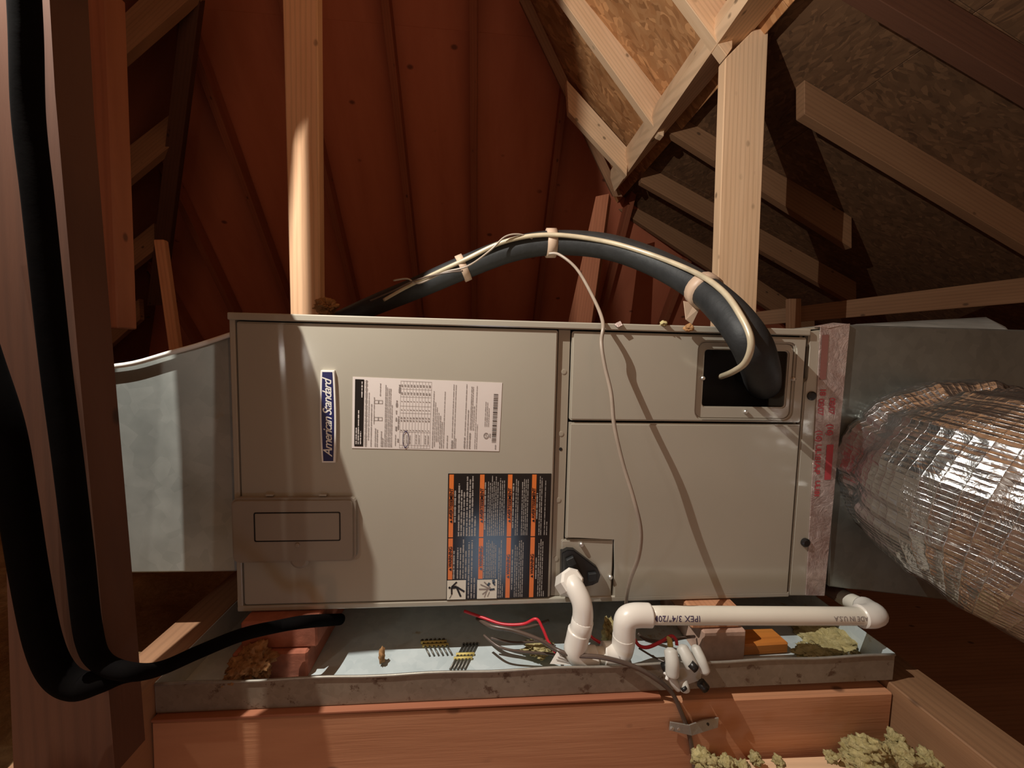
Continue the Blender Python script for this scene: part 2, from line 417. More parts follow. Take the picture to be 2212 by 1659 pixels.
# roof slope on the right (falls to the right), rafters run across the view
roofC = empty('ceiling_right', T(2.2, 1.8, .3), kind='structure')
def zC(X): return 1.440-.451*X
def slopeC(x0, x1, y0, y1, mat, name='sheathing_panel'):
    o_ = .118
    slab(name, [T(x0, y0, zC(x0)+o_), T(x1, y0, zC(x1)+o_), T(x1, y1, zC(x1)+o_), T(x0, y1, zC(x0)+o_)], .012, mat, roofC, direction=(.5, 0, .85))
for (x0, x1) in ((.84, 1.32), (1.321, 2.54), (2.541, 5.0)):
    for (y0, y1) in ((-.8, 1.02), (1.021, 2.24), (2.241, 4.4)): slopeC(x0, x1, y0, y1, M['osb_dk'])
def xraf(poly, Y, t=.04, mat='pine', parent=None):
    return slab('rafter', [P(x, y, Y) for x, y in poly], t, M[mat], parent, direction=(0, 1, 0))
xraf([(1738, 172), (1738, 246), (2330, 601), (2330, 527)], 1.4, mat='jack', parent=roofC)
xraf([(1440, 215), (1440, 282), (1840, 536), (1840, 469)], 1.84, mat='jack', parent=roofC)
xraf([(1385, 338), (1385, 394), (1850, 658), (1850, 602)], 2.28, mat='jack', parent=roofC)
xraf([(1336, 404), (1336, 452), (1760, 732), (1760, 684)], 2.75, mat='jack', parent=roofC)
xraf([(1800, -150), (1800, -60), (2400, 300), (2400, 210)], .96, mat='dark', parent=roofC)  # shadow band painted as this rafter's wood colour
# steep upper slope left of the ridge beam
roofB = empty('ceiling_upper', T(.3, 1.6, 1.3), kind='structure')
def zB(X): return 1.185-1.0*(X-.82)
for (y0, y1) in ((-.8, 1.2), (1.201, 3.2)):
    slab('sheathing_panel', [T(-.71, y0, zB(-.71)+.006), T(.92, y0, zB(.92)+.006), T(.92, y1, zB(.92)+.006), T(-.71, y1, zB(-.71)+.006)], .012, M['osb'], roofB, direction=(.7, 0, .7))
xraf([(1122, -130), (1169, -130), (1440, 220), (1434, 294), (1424, 290)], 1.8, parent=roofB)
xraf([(1224, 172), (1358, 322), (1354, 380), (1342, 366), (1228, 241)], 2.13, parent=roofB)
xraf([(1392, -120), (1470, -120), (1585, 20), (1582, 104), (1570, 121)], 1.32, parent=roofB)
slab('valley_board', [P(1122, 0, 2.04), P(1146, 0, 2.04), P(1345, 425, 2.46), P(1325, 425, 2.46)], .03, M['old'], roofB, long_edge=1)
# left slope (falls to the left)
roofE = empty('ceiling_left', T(-2, 1.6, .0), kind='structure')
def zE(X): return 1.79+1.25*(X+1.45)
for (y0, y1) in ((-.8, 1.2), (1.201, 4.4)):
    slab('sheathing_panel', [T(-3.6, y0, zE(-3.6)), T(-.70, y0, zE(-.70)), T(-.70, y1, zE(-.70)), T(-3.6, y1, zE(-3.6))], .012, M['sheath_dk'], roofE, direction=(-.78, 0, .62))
for Y, poly in ((1.97, [(130, 160), (300, 0), (400, -95), (470, -60), (390, 15), (218, 166), (130, 245)]),
                (2.37, [(130, 430), (365, 248), (374, 310), (130, 512)]),
                (2.75, [(130, 645), (332, 482), (334, 540), (130, 700)]),
                (3.05, [(120, 790), (300, 645), (302, 690), (120, 850)])):
    xraf(poly, Y, mat='old', parent=roofE)
slab('valley_board', [P(392, 0, 2.0), P(432, 0, 2.0), P(350, 660, 3.0), P(318, 660, 3.0)], .05, M['dark'], roofE, long_edge=1)

floor = box('floor', (-3.8, -1.6, -1.05), (5.2, 4.5, -1.03), M['old'])
tag(floor, kind='structure')

# ridge beam carried by the right post
rb = [P(1612, -30, 1.16), P(1712, -30, 1.16), P(1327, 416, 2.38), P(1318, 384, 2.38)]
rb[0] += (rb[0]-rb[3])*.62; rb[1] += (rb[1]-rb[2])*.62
b = slab('ridge_beam', rb, .05, M['pine'], None, long_edge=1, bev=.003)
tag(b, 'long pale timber beam running diagonally overhead onto the right post', 'beam')

# ================================================================== posts and studs
def post(name, quad, Y, t, mat, label, cat='post', depthdir=(0, 1, 0)):
    o = slab(name, [P(x, y, Y) for x, y in quad], t, M[mat], None, direction=depthdir, long_edge=1, bev=.003)
    return tag(o, label, cat)
post('wood_post', [(609, -40), (685, -40), (692, 720), (628, 720)], 1.3, .04, 'post', 'bright knotty wooden post standing behind the left half of the cabinet')
post('wood_post', [(1567, 126), (1630, 62), (1661, 58), (1631, 760), (1546, 760)], 1.3, .04, 'pine', 'pale pine post rising behind the right half of the cabinet to the beam')
post('hanging_stud', [(158, -40), (226, -40), (255, 709), (176, 706)], .95, .05, 'redwood', 'brown stud hanging above the left duct, cut off square at its lower end', 'stud')
def wpoly(name, xz, Y, t, mat, label, cat):
    return tag(slab(name, [T(x, Y, z) for x, z in xz], t, M[mat], None, direction=(0, 1, 0), bev=0), label, cat)
near = wpoly('near_stud', [(-.530, -.498), (-.527, -.394), (-.516, -.1), (-.504, .3), (-.502, .47), (-.5060, .64), (-.5064, .715), (-.506, .75), (-.506, 1.1), (-.45, 1.1), (-.4555, .60), (-.4507, .538), (-.437, .475), (-.418, .440), (-.4135, .425), (-.4135, .402), (-.443, .392), (-.443, .26), (-.436, 0), (-.425, -.343), (-.4215, -.498)], .45, .04, 'dark', 'dark board at the left edge of the picture behind the black hoses', 'stud')  # outline above the frame shaped to cast the shadow edge on the cabinet
slab('blocker_board', [T(x, .452, z) for x, z in [(-.635, -.49), (-.534, .47), (-.5115, .695), (-.5100, .712), (-.5070, .7235), (-.5062, .726), (-.5062, 1.1), (-.9, 1.1), (-.9, -.49)]], .02, M['dark'], near, direction=(0, 1, 0), bev=0)  # unseen board added to block the work light, leaving a narrow slit
post('wood_stick', [(330, 517), (353, 517), (391, 790), (368, 790)], 1.25, .02, 'fir', 'short slim stick leaning behind the galvanised duct', 'stick')
o = slab('short_stud', [P(1287, 424, 1.95), P(1316, 418, 1.95), P(1275, 720, 2.1), P(1222, 720, 2.1)], .07, M['redwood'], None, direction=(.5, 1, 0), long_edge=1)
tag(o, 'short reddish leaning stud seen under the middle of the hose bundle', 'stud')
o = slab('tie_beam', [P(1600, 678, 2.2), P(2300, 588, 1.5), P(2300, 646, 1.5), P(1600, 706, 2.2)], .04, M['jack'], None, long_edge=0)
tag(o, 'long horizontal brown tie beam above the duct on the far right', 'beam')
o = slab('wood_scrap', [P(1706, 645, 2.0), P(1731, 645, 2.0), P(1731, 715, 2.0), P(1706, 715, 2.0)], .03, M['old'], None, long_edge=1)
tag(o, 'small upright wood block crossing the tie beam beside the right post', 'block')

# ================================================================== platform: joists, front beam, ledger
o = beam('floor_joist', (-.5203, .18, -.58), (-.5203, 2.2, -.58), .0715, .16, M['old'])
tag(o, 'brown joist running back along the left end of the drip pan', 'joist')
o = beam('floor_joist', (.7585, .18, -.626), (.7585, 2.2, -.626), .085, .148, M['jack'])
tag(o, 'pale joist running back past the right end of the drip pan', 'joist')
o = beam('front_beam', (-.483, .592, -.632), (.714, .592, -.642), .04, .155, M['fir'])
tag(o, 'reddish brown plank beam carrying the drip pan across the front', 'beam')
o = box('ledger_strip', (-.482, .5705, -.5535), (.30, .6, -.5495), M['redwood'], None, .001)
tag(o, 'thin wooden strip lying between the drip pan and the front beam', 'strip')
o = slab('ledger_board', [PZ(1600, 1640, -.66), PZ(2260, 1612, -.66), PZ(2420, 1760, -.66), PZ(1560, 1760, -.66)], .03, M['pine'], None, direction=(0, 0, -1))
tag(o, 'pale board end lying below the front beam at the lower right', 'board')

# ================================================================== drip pan
pan = empty('drip_pan', T(.12, .8, -.548), 'long galvanised drip pan under the cabinet, oxidised brown along its front', 'pan')
bx0, bx1, by0, by1, bz, tz = -.482, .722, .582, 1.32, -.548, -.5
box('pan_floor', (bx0, by0, bz), (bx1, by1, bz+.0015), M['pan_in'], pan)
o = box('front_wall', (bx0, by0-.0012, bz), (bx1, by0, tz-.0025), M['pan_out'], pan); tag(o, 'brown oxidised front wall')
box('rear_wall', (bx0, by1, bz), (bx1, by1+.0012, tz), M['pan_in'], pan)
box('end_wall', (bx0-.0012, by0, bz), (bx0, by1, tz), M['pan_in'], pan)
box('end_wall', (bx1, by0, bz), (bx1+.0012, by1, tz), M['pan_in'], pan)
pts = [T(bx0+(bx1-bx0)*i/24, by0-.001, tz-.002+.0012*math.sin(i*1.7)) for i in range(25)]
tube('rolled_rim', pts, .0022, M['bracket'], pan, 6, 2)

# ================================================================== air handler
ah = empty('air_handler', T(.09, .9, -.4485), 'large taupe steel air handler cabinet lying on its side across the middle', 'air handler')
x0, x1, z0, z1 = -.414, .593, -.4485, .0615
DB = 1.14
box('cabinet_back', (x0, DB-.01, z0), (x1, DB, z1), M['paint'], ah)
box('cabinet_top', (x0, D-.004, z1-.012), (x1, DB, z1), M['paint'], ah, .002)
box('cabinet_bottom', (x0, D, z0), (x1, DB, z0+.01), M['paint'], ah, .002)
box('cabinet_side', (x0, D+.001, z0+.001), (x0+.009, DB, z1-.008), M['paint'], ah, .0015)
box('cabinet_side', (x1-.006, D+.014, z0+.002), (x1, DB, z1-.002), M['paint'], ah, .001)
box('divider', (.118, D+.02, z0+.01), (.16, DB-.02, z1-.013), M['inner'], ah)
o = plate('blower_panel', rrect(-.403, .1295, -.4375, .0475, .004), D, D+.012, M['paint'], ah, .003)
tag(o, 'wide blank access panel with labels')
mul = box('mullion', (.1315, D+.006, -.437), (.152, D+.012, .0485), M['paint_dk'], ah); tag(mul, 'recessed vertical strip with screw holes')
for (px, py, r_, mt) in ((1218, 803, .0048, 'paint_dk'), (1212, 937, .0048, 'paint_dk'), (1211, 970, .003, 'black'), (1206, 1080, .005, 'paint_dk'), (1201, 1207, .005, 'paint_dk')):
    c = P(px, py, D+.006); disc('rivet', c, r_, .0008, M[mt], mul, 14)
up_out = rrect(.1545, .5905, -.1105, .0465, .004); fr_in = rrect(.386, .570, -.1045, .0345, .014)
o = plate('coil_panel', up_out, D, D+.012, M['paint'], ah, .003, fr_in); tag(o, 'upper right panel with a framed service opening')
fr = plate('opening_frame', rrect(.3855, .5705, -.105, .035, .014), D+.005, D+.009, M['paint'], ah, .002, rrect(.4005, .5605, -.083, .0205, .006))
tag(fr, 'rounded recessed frame round the line opening')
for (px, py) in ((1517, 817), (1712, 819), (1609, 889)):
    disc('screw', P(px, py, D+.005), .0038, .005, M['steel'], fr, 12)
o = plate('access_panel', [(.1545, -.3265), (.2455, -.3265), (.2475, -.3285), (.2475, -.4425), (.5905, -.4425), (.5905, -.1145), (.1545, -.1145)], D, D+.012, M['paint'], ah, .003)
tag(o, 'lower right blank panel')
dc = plate('drain_cover', rrect(.1475, .2445, -.4405, -.3305, .003), D+.003, D+.012, M['paint'], ah, .002); tag(dc, 'small screwed cover beside the drain port')
disc('screw', P(1255, 1174, D+.003), .0042, .007, M['steel'], dc, 12)
disc('screw', P(1317, 1244, D+.003), .0042, .007, M['steel'], dc, 12)
# black triangular drain boss
tri = [(1213, 1194), (1226, 1187), (1240, 1188), (1290, 1226), (1297, 1242), (1292, 1258), (1280, 1264), (1240, 1272), (1212, 1262)]
tri = [(P(x, y, D-.006).x, P(x, y, D-.006).z-CZ) for x, y in tri]
boss = plate('drain_boss', tri[::-1], D-.008, D+.006, M['black'], ah, .002); tag(boss, 'black rounded triangular drain boss')
for px, py, an in ((1233, 1211, .45), (1279, 1244, .1)):
    c = P(px, py, D-.008); s = .0105
    q = [c+Vector((s*math.cos(an+k*math.pi/2+.78), 0, s*math.sin(an+k*math.pi/2+.78))) for k in range(4)]
    slab('port_plug', [v+Vector((0, -.006, 0)) for v in q], .008, M['foam'], boss, direction=(0, 1, 0), bev=.001)
# inside of the line opening
box('coil_plate', (.39, D+.075, -.11), (.58, D+.08, .04), M['inner'], ah)
tube('stub_elbow', [T(.515, D+.07, -.03), T(.515, D+.03, -.035), T(.522, D+.02, -.06)], .011, M['foam'], ah, 10, 5)
# electrical cover plate, lower left
cov = plate('control_cover', rrect(-.4125, -.212, -.356, -.2445, .011), D-.013, D, M['plastic_grey'], ah, .004)
tag(cov, 'brownish plastic cover plate at the lower left')
A = P(548, 1107, D-.013); B2 = P(736, 1168, D-.013)
ox0, ox1, oz0, oz1 = A.x, B2.x, B2.z-CZ, A.z-CZ
plate('window_seal', rrect(ox0, ox1, oz0, oz1, .003), D-.0137, D-.012, M['black'], cov, 0, rrect(ox0+.0018, ox1-.0018, oz0+.0018, oz1-.0018, .002))
plate('window_plate', rrect(ox0+.002, ox1-.002, oz0+.002, oz1-.002, .002), D-.0138, D-.012, M['plastic_grey'], cov, .0004)
disc('screw', P(643, 1177, D-.013), .0038, .003, M['plastic_grey'], cov, 12)
disc('finger_grip', P(652, 1203, D), .016, .0115, M['plastic_grey'], cov, 20)
for px in (586, 700): plate('hinge_tab', rrect(P(px-8, 1069, D).x, P(px+8, 1069, D).x, P(px, 1071, D-.004).z-CZ, P(px, 1067, D-.004).z-CZ, .0005), D-.006, D, M['paint'], cov, 0)
# right end flange with grommets
fl = plate('end_flange', [(.5945, .058), (.5945, .035), (.6, .03), (.6, -.028), (.5935, -.036), (.5935, -.447), (.668, -.449), (.674, .0715)], D+.001, D+.012, M['paint'], ah, .002)
tag(fl, 'plain right end flange with two black knockout plugs')
disc('plug', P(1752, 855, D+.001), .0083, .004, M['black'], fl, 20)
disc('plug', P(1738, 1171, D+.001), .0083, .006, M['black'], fl, 20)
slab('flange_cap', [T(.565, D+.004, .062), T(.674, D+.004, .0725), T(.70, DB, .0725), T(.565, DB, .062)], .004, M['paint'], ah, direction=(0, 0, -1), bev=.0005)
# badge
def barrel(x, w0, w1, zlo, zhi, inset=0, seg=12):
    L = []; Rr = []
    for k in range(seg+1):
        t = k/seg; z = zlo+inset+(zhi-zlo-2*inset)*t; w = w0+(w1-w0)*math.sin(math.pi*t)-inset
        L.append((x-w, z)); Rr.append((x+w, z))
    return Rr+L[::-1]
bc = (P(695, 900, D-.004).x+P(723, 900, D-.004).x)/2; bzl = P(708, 999, D-.004).z-CZ; bzh = P(708, 800, D-.004).z-CZ
bd = plate('badge', barrel(bc, .0108, .0128, bzl, bzh), D-.0055, D, M['white'], ah, .001); tag(bd, 'navy blue brand badge with white rim and script lettering')
plate('badge_inlay', barrel(bc, .0108, .0128, bzl, bzh, .0028), D-.0060, D-.004, M['blue'], bd, 0)
bm = bmesh.new(); text_bm(bm, 'American Standard', .0205, frame(T(bc+.0062, D-.0063, bzl+.0105), (0, 0, 1), (-1, 0, 0)), .38, 0, 'LEFT', .86, .0002)
zz = [v.co.z for v in bm.verts]; sc = (bzh-bzl-.021)/(max(zz)-min(zz)); zb = min(zz)
for v in bm.verts: v.co.z = zb+(v.co.z-zb)*sc
bm_link('badge_lettering', bm, M['white'], bd)
# -------- data label, printing runs bottom to top
def lab_pt(c, u, v):           # c = corner points TL TR BL BR ; u rightwards, v upwards
    tl, tr, bl, br = c
    return (bl*(1-u)+br*u)*(1-v)+(tl*(1-u)+tr*u)*v
def quad_uv(bm, c, u0, u1, v0, v1, off, mi):
    n = Vector((0, -off, 0))
    bm_quad(bm, [lab_pt(c, u0, v0)+n, lab_pt(c, u1, v0)+n, lab_pt(c, u1, v1)+n, lab_pt(c, u0, v1)+n], mi)
def words(bm, c, u, w, v0, v1, off, mi, rnd, gl=.011, coarse=False):
    v = v0
    while v < v1:
        n = rnd.randint(3, 9)
        for k in range(n):
            if v+gl > v1: return
            h = rnd.uniform(.55, 1.0); a = u+(w*(1-h))*.5
            quad_uv(bm, c, a, a+w*h, v, v+gl*.78, off, mi); v += gl
        v += gl*.8
rnd = random.Random(3)
lc = [P(762, 814, D-.0006), P(1085, 827, D-.0006), P(760, 968, D-.0006), P(1078, 975, D-.0006)]
dl = slab('data_label', [lc[0], lc[1], lc[3], lc[2]], .0006, M['paper'], ah, direction=(0, 1, 0), bev=0); tag(dl, 'pale pink white data label with a pen ring')
bm = bmesh.new()
quad_uv(bm, lc, .016, .075, .03, .97, .0004, 1)
for u, v0, v1 in ((.024, .06, .30), (.038, .06, .56), (.053, .06, .25), (.058, .72, .95)): words(bm, lc, u, .009, v0, v1, .0008, 2, rnd, .012)
for u, v0, v1, w in ((.082, .03, .97, .018), (.105, .12, .80, .008), (.122, .03, .64, .009), (.140, .35, .74, .007), (.150, .03, .30, .009), (.163, .03, .28, .009), (.178, .75, .93, .009), (.190, .03, .26, .009), (.200, .03, .16, .009),
                     (.214, .03, .91, .008), (.224, .03, .88, .008), (.236, .03, .86, .008), (.247, .03, .86, .008), (.258, .03, .64, .008)):
    words(bm, lc, u, w, v0, v1, .0004, 0, rnd, .010)
for u in (.144, .172):
    for v0 in (.40, .64):
        for (a, b_, c_, d_) in ((0, .03, 0, .006), (0, .03, .044, .05), (0, .003, 0, .05), (.027, .03, 0, .05)): quad_uv(bm, lc, u+a*.9, u+b_*.9, v0+c_, v0+d_, .0004, 0)
for u, v0, v1, w in ((.285, .05, .22, .008), (.285, .26, .34, .014), (.285, .40, .46, .012), (.285, .50, .56, .012), (.285, .60, .70, .016), (.30, .80, .92, .02), (.30, .28, .48, .012), (.30, .10, .16, .012)): words(bm, lc, u, w, v0, v1, .0004, 0, rnd, .011)
for k in range(11):            # table grid
    u = .315+k*.0205; quad_uv(bm, lc, u, u+.0013, .02, .97, .00035, 0)
    if k < 10:
        for v0, v1 in ((.27, .29), (.40, .425), (.44, .47), (.56, .58), (.68, .70), (.78, .82), (.89, .93)): words(bm, lc, u+.004, .012, v0, v1, .0004, 0, rnd, .012)
        if k in (1, 2, 3, 5, 6, 8, 9): words(bm, lc, u+.006, .007, .08, .22, .0004, 0, rnd, .011)
for v in (.02, .06, .25, .52, .62, .75, .86, .97): quad_uv(bm, lc, .315, .522, v-.002, v+.002, .00035, 0)
for u, v0, v1, w in ((.535, .03, .85, .008), (.548, .05, .70, .007), (.56, .12, .62, .007), (.572, .12, .55, .007), (.584, .03, .50, .008), (.596, .03, .42, .008), (.61, .03, .86, .007), (.635, .03, .22, .008), (.665, .03, .16, .016), (.668, .18, .96, .007), (.683, .03, .95, .007), (.693, .03, .18, .007),
                     (.752, .03, .2, .012), (.755, .22, .97, .007), (.772, .03, .6, .008), (.787, .03, .27, .013), (.79, .3, .95, .007), (.80, .3, .93, .007), (.812, .3, .66, .007), (.826, .03, .96, .006), (.838, .03, .4, .006),
                     (.890, .36, .74, .007), (.902, .36, .72, .007), (.914, .36, .64, .007), (.927, .20, .27, .009), (.968, .03, .10, .01)):
    words(bm, lc, u, w, v0, v1, .0004, 0, rnd, .010)
v = .13
while v < .83:
    d_ = rnd.choice((.004, .006, .010)); quad_uv(bm, lc, .945, .975, v, v+d_, .0004, 0 if rnd.random() < .8 else 1); v += d_+rnd.choice((.004, .006))
def ring(bm, c, uc, vc, ru, rv, w, off, mi, seg=24):
    for k in range(seg):
        p = []
        for (a, f_) in ((k, 1), (k+1, 1), (k+1, 1-w), (k, 1-w)):
            t = 2*math.pi*a/seg; p.append(lab_pt(c, uc+ru*f_*math.cos(t), vc+rv*f_*math.sin(t))+Vector((0, -off, 0)))
        bm_quad(bm, p, mi)
ring(bm, lc, .905, .225, .018, .045, .22, .0004, 0)
text_bm(bm, 'UL', .007, frame(lab_pt(lc, .911, .20)+Vector((0, -.0005, 0)), (0, 0, 1), (-1, 0, 0)), 0, 0)
ring(bm, lc, .358, .145, .021, .125, .14, .0009, 3)
o = bm_link('label_print', bm, [M['ink'], M['blackink'], M['paper'], M['purple']], dl)
# -------- warning label
wc = [P(968, 1023, D-.0006), P(1191, 1023, D-.0006), P(964, 1296, D-.0006), P(1183, 1290, D-.0006)]
wl = slab('warning_label', [wc[0], wc[1], wc[3], wc[2]], .0006, M['blackink'], ah, direction=(0, 1, 0), bev=0); tag(wl, 'glossy black warning label with orange bars')
bm = bmesh.new()
for i, u in enumerate((.012, .306, .576, .812)):
    v0b = .165 if i < 2 else .005
    quad_uv(bm, wc, u, u+.043, .502, .993, .0004, 0); quad_uv(bm, wc, u, u+.043, v0b, .494, .0004, 0)
    for v0, s_ in ((.615, 'AVERTISSEMENT'), ((.235 if i < 2 else .165), 'WARNING')):
        o0 = lab_pt(wc, u+.036, v0+.03)+Vector((0, -.0009, 0)); up = (lab_pt(wc, u, v0+.2)-lab_pt(wc, u, v0))
        text_bm(bm, s_, .0082, frame(o0, up, (-1, 0, 0)), 0, 2, 'LEFT', .92, .0002)
        bm_quad(bm, [lab_pt(wc, u+.034, v0)+Vector((0, -.0009, 0)), lab_pt(wc, u+.034, v0+.024)+Vector((0, -.0009, 0)), lab_pt(wc, u+.008, v0+.012)+Vector((0, -.0009, 0))], 2)
cols = [[(.062, .62, .87, .018, 2), (.10, .51, .93, .017, 1), (.125, .51, .88, .016, 1), (.15, .51, .86, .016, 1), (.178, .51, .98, .017, 1), (.205, .51, .97, .017, 1), (.23, .51, .985, .016, 1), (.258, .51, .67, .016, 1)],
        [(.352, .56, .94, .015, 1)]+[(.384+.0185*k, .51, e, .010, 0) for k, e in enumerate((.94, .93, .985, .94, .98, .94))]+[(.50+.019*k, .51, e, .010, 0) for k, e in enumerate((.97, .95, .95))],
        [(.625, .57, .93, .015, 1)]+[(.655+.018*k, .51, e, .010, 0) for k, e in enumerate((.97, .95))]+[(.715+.018*k, .51, e, .010, 0) for k, e in enumerate((.94, .97, .955, .96))],
        [(.860, .64, .85, .015, 1)]+[(.888+.018*k, .51, e, .010, 0) for k, e in enumerate((.985, .97))]+[(.942, .51, .95, .009, 0), (.965, .51, .62, .009, 0)],
        [(.060, .17, .40, .016, 1), (.097, .17, .42, .015, 1), (.124, .17, .42, .015, 1), (.15, .17, .485, .015, 1), (.176, .17, .40, .015, 1), (.205, .01, .47, .015, 1), (.234, .01, .485, .015, 1), (.262, .01, .18, .015, 1)],
        [(.352, .17, .36, .013, 1)]+[(.38+.0175*k, .17, e, .009, 0) for k, e in enumerate((.46, .48, .45, .475, .45, .44))]+[(.502+.019*k, .01, e, .010, 0) for k, e in enumerate((.42, .48, .12))],
        [(.63, .07, .41, .014, 1)]+[(.66+.0185*k, .01, e, .010, 0) for k, e in enumerate((.44, .42))]+[(.70+.018*k, .01, e, .010, 0) for k, e in enumerate((.47, .475, .46))],
        [(.868, .155, .345, .013, 1)]+[(.893+.019*k, .01, e, .010, 0) for k, e in enumerate((.45, .485, .46, .06))]]
for cl in cols:
    for (u, v0, v1, w, bold) in cl: words(bm, wc, u, w, v0, v1, .0004, 1, rnd, .0085 if bold else .0065)
for u0, u1 in ((.006, .188), (.298, .492)): quad_uv(bm, wc, u0, u1, .003, .158, .0004, 3)
def stroke(bm, c, a, b_, w, off, mi):
    A_ = lab_pt(c, *a)+Vector((0, -off, 0)); B_ = lab_pt(c, *b_)+Vector((0, -off, 0)); d_ = (B_-A_).normalized(); n_ = Vector((-d_.z, 0, d_.x))*w
    bm_quad(bm, [A_-n_, B_-n_, B_+n_, A_+n_], mi)
for a, b_, w in (((.05, .105), (.10, .145), .0014), ((.05, .105), (.052, .045), .0014), ((.05, .10), (.10, .105), .0026), ((.10, .105), (.175, .065), .0017), ((.10, .10), (.14, .025), .0017), ((.052, .045), (.03, .012), .0005)): stroke(bm, wc, a, b_, w, .0008, 2)
ring(bm, wc, .03, .10, .011, .0095, .99, .0008, 2, 12)
for a, b_, w in (((.42, .115), (.40, .125), .0032), ((.445, .14), (.472, .145), .0034), ((.45, .135), (.472, .11), .0014), ((.47, .08), (.42, .075), .0018), ((.42, .08), (.315, .082), .0012), ((.42, .085), (.33, .12), .001), ((.43, .09), (.365, .14), .001), ((.40, .07), (.35, .04), .0009), ((.39, .06), (.37, .015), .0006), ((.42, .06), (.40, .02), .0006)):
    stroke(bm, wc, a, b_, w, .0008, 2 if w > .0013 else 4)
bm_link('label_print', bm, [M['orange'], M['silverink'], M['blackink'], M['cream'], M['ink']], wl)

# ================================================================== left return duct
rd = empty('return_duct', T(-.53, .9, -.39), 'mottled galvanised return duct joined to the left end of the cabinet', 'duct')
face = [(193, 796), (288, 783), (365, 762), (430, 745), (497, 722), (512, 1236), (260, 1240), (240, 1230), (228, 1205), (214, 1080)]
slab('duct_body', [P(x, y, .682) for x, y in face], .46, M['galv'], rd, direction=(0, 1, 0), bev=.004)
slab('seam_flange', [P(x, y, .678) for x, y in ((188, 789), (214, 797), (232, 1080), (243, 1200), (230, 1205), (214, 1080))], .006, M['galv'], rd, direction=(0, 1, 0), bev=.001)
o = tube('sealant_edge', [P(x, y, .674) for x, y in ((500, 722), (430, 745), (365, 763), (288, 785), (215, 794), (188, 792), (196, 900), (206, 980))], .004, M['white'], rd, 8, 4); tag(o, 'white sealed edge of the duct')

# ================================================================== supply plenum and seal tape
sp = empty('supply_plenum', T(1.0, .9, -.44), 'dark steel supply plenum box behind the foil duct on the right', 'plenum')
slab('plenum_body', [P(x, y, .668) for x, y in ((1800, 700), (2330, 716), (2330, 1330), (1790, 1268))], .46, M['plenum'], sp, direction=(.1, 1, 0), bev=.003)
slab('top_flange', [T(.70, .70, .0735), T(1.05, .70, .0735), P(2172, 706, .95), P(2130, 685, 1.12), P(1850, 700, 1.12)], .003, M['galv'], sp, direction=(0, 0, -1), bev=0)
tp = slab('seal_tape', [P(1773, 706, D-.001), P(1836, 699, D-.001), P(1781, 1287, D-.001), P(1741, 1286, D-.001)], .0015, M['seal'], sp, direction=(0, 1, 0), bev=0)
tag(tp, 'crinkled clear sealing tape with red printing')
bm = bmesh.new()
def tl(fr_, s): # along tape
    a = P(1773, 706, D-.0016)*(1-fr_)+P(1741, 1286, D-.0016)*fr_; b_ = P(1836, 699, D-.0016)*(1-fr_)+P(1781, 1287, D-.0016)*fr_
    return a*(1-s)+b_*s
dn = tl(1, .5)-tl(0, .5)
for fr_, s, t_, sz in ((.22, .12, '18', .016), (.258, .08, '08/07', .0165), (.258, .50, '08/07', .0165), (.373, .08, '(16)', .0165), (.353, .50, '(16)', .0165), (.425, .08, 'UL181A-P', .016), (.56, .14, 'UL181', .014)):
    text_bm(bm, t_, sz, frame(tl(fr_, s), dn, (1, 0, 0)), 0, 0, 'LEFT', .82, .0004)
for f0, f1, s0, s1, mi in ((.03, .19, .06, .30, 1), (.43, .56, .52, .80, 0)):
    bm_quad(bm, [tl(f0, s0), tl(f0, s1), tl(f1, s1), tl(f1, s0)], mi)
bm_link('tape_print', bm, [M['redink'], M['faded']], tp)
slab('tape_fold', [P(1756, 705, D+.001), P(1800, 697, D+.03), P(1836, 700, D-.001), P(1790, 708, D-.002)], .001, M['seal'], sp, direction=(0, 1, 0), bev=0)

# ================================================================== flex duct
fx = empty('flexible_duct', T(.95, .5, -.3), 'fat crinkled silver foil flexible duct bending out of the plenum at the right', 'duct')
fpts = [T(.855, .69, -.19), T(.83, .61, -.19), T(.79, .54, -.197), T(.795, .47, -.208), T(.86, .425, -.232), T(.97, .41, -.275), T(1.2, .41, -.35)]
frad = [.155, .165, .170, .170, .170, .170, .170]
sub = 30; path = spline(fpts, sub); rr = []
for i in range(len(frad)-1):
    for k in range(sub): rr.append(frad[i]+(frad[i+1]-frad[i])*k/sub)
rr.append(frad[-1])
seg = 220; bm = bmesh.new(); uvl = bm.loops.layers.uv.new('UVMap'); n = len(path); rings = []
tan = [(path[min(i+1, n-1)]-path[max(i-1, 0)]).normalized() for i in range(n)]; nv = Vector((0, 0, 1)); s_len = [0]
for i in range(1, n): s_len.append(s_len[-1]+(path[i]-path[i-1]).length)
for i in range(n):
    nv = (nv-tan[i]*nv.dot(tan[i])).normalized(); bv = tan[i].cross(nv); rw = []
    for k in range(seg):
        a = 2*math.pi*k/seg; q = path[i]+(nv*math.cos(a)+bv*math.sin(a))*rr[i]
        s = s_len[i]
        wob = .009*noise.noise(q*6)+.005*noise.noise(q*15)
        sf = .125+.03*math.sin(a*1.0+.6)+.012*noise.noise(Vector((a*2, 3, 0)))           # tight fold where the duct leaves its collar
        fold = .020*math.exp(-((s-sf)/.014)**2)
        fade = math.exp(-abs(s-sf)/.07)
        pleat = (.0085*noise.noise(Vector((a*9, s*5, 7.7)))+.004*noise.noise(Vector((a*22, s*9, 2.1))))*fade   # gathers radiating from the fold
        ribs = .003*math.sin((s-sf)*150)*(.5+.5*noise.noise(Vector((a*3, s*8, .3))))*(1 if s > sf else .3)
        r = rr[i]+wob-fold+pleat+ribs
        rw.append(bm.verts.new(path[i]+(nv*math.cos(a)+bv*math.sin(a))*r))
    rings.append(rw)
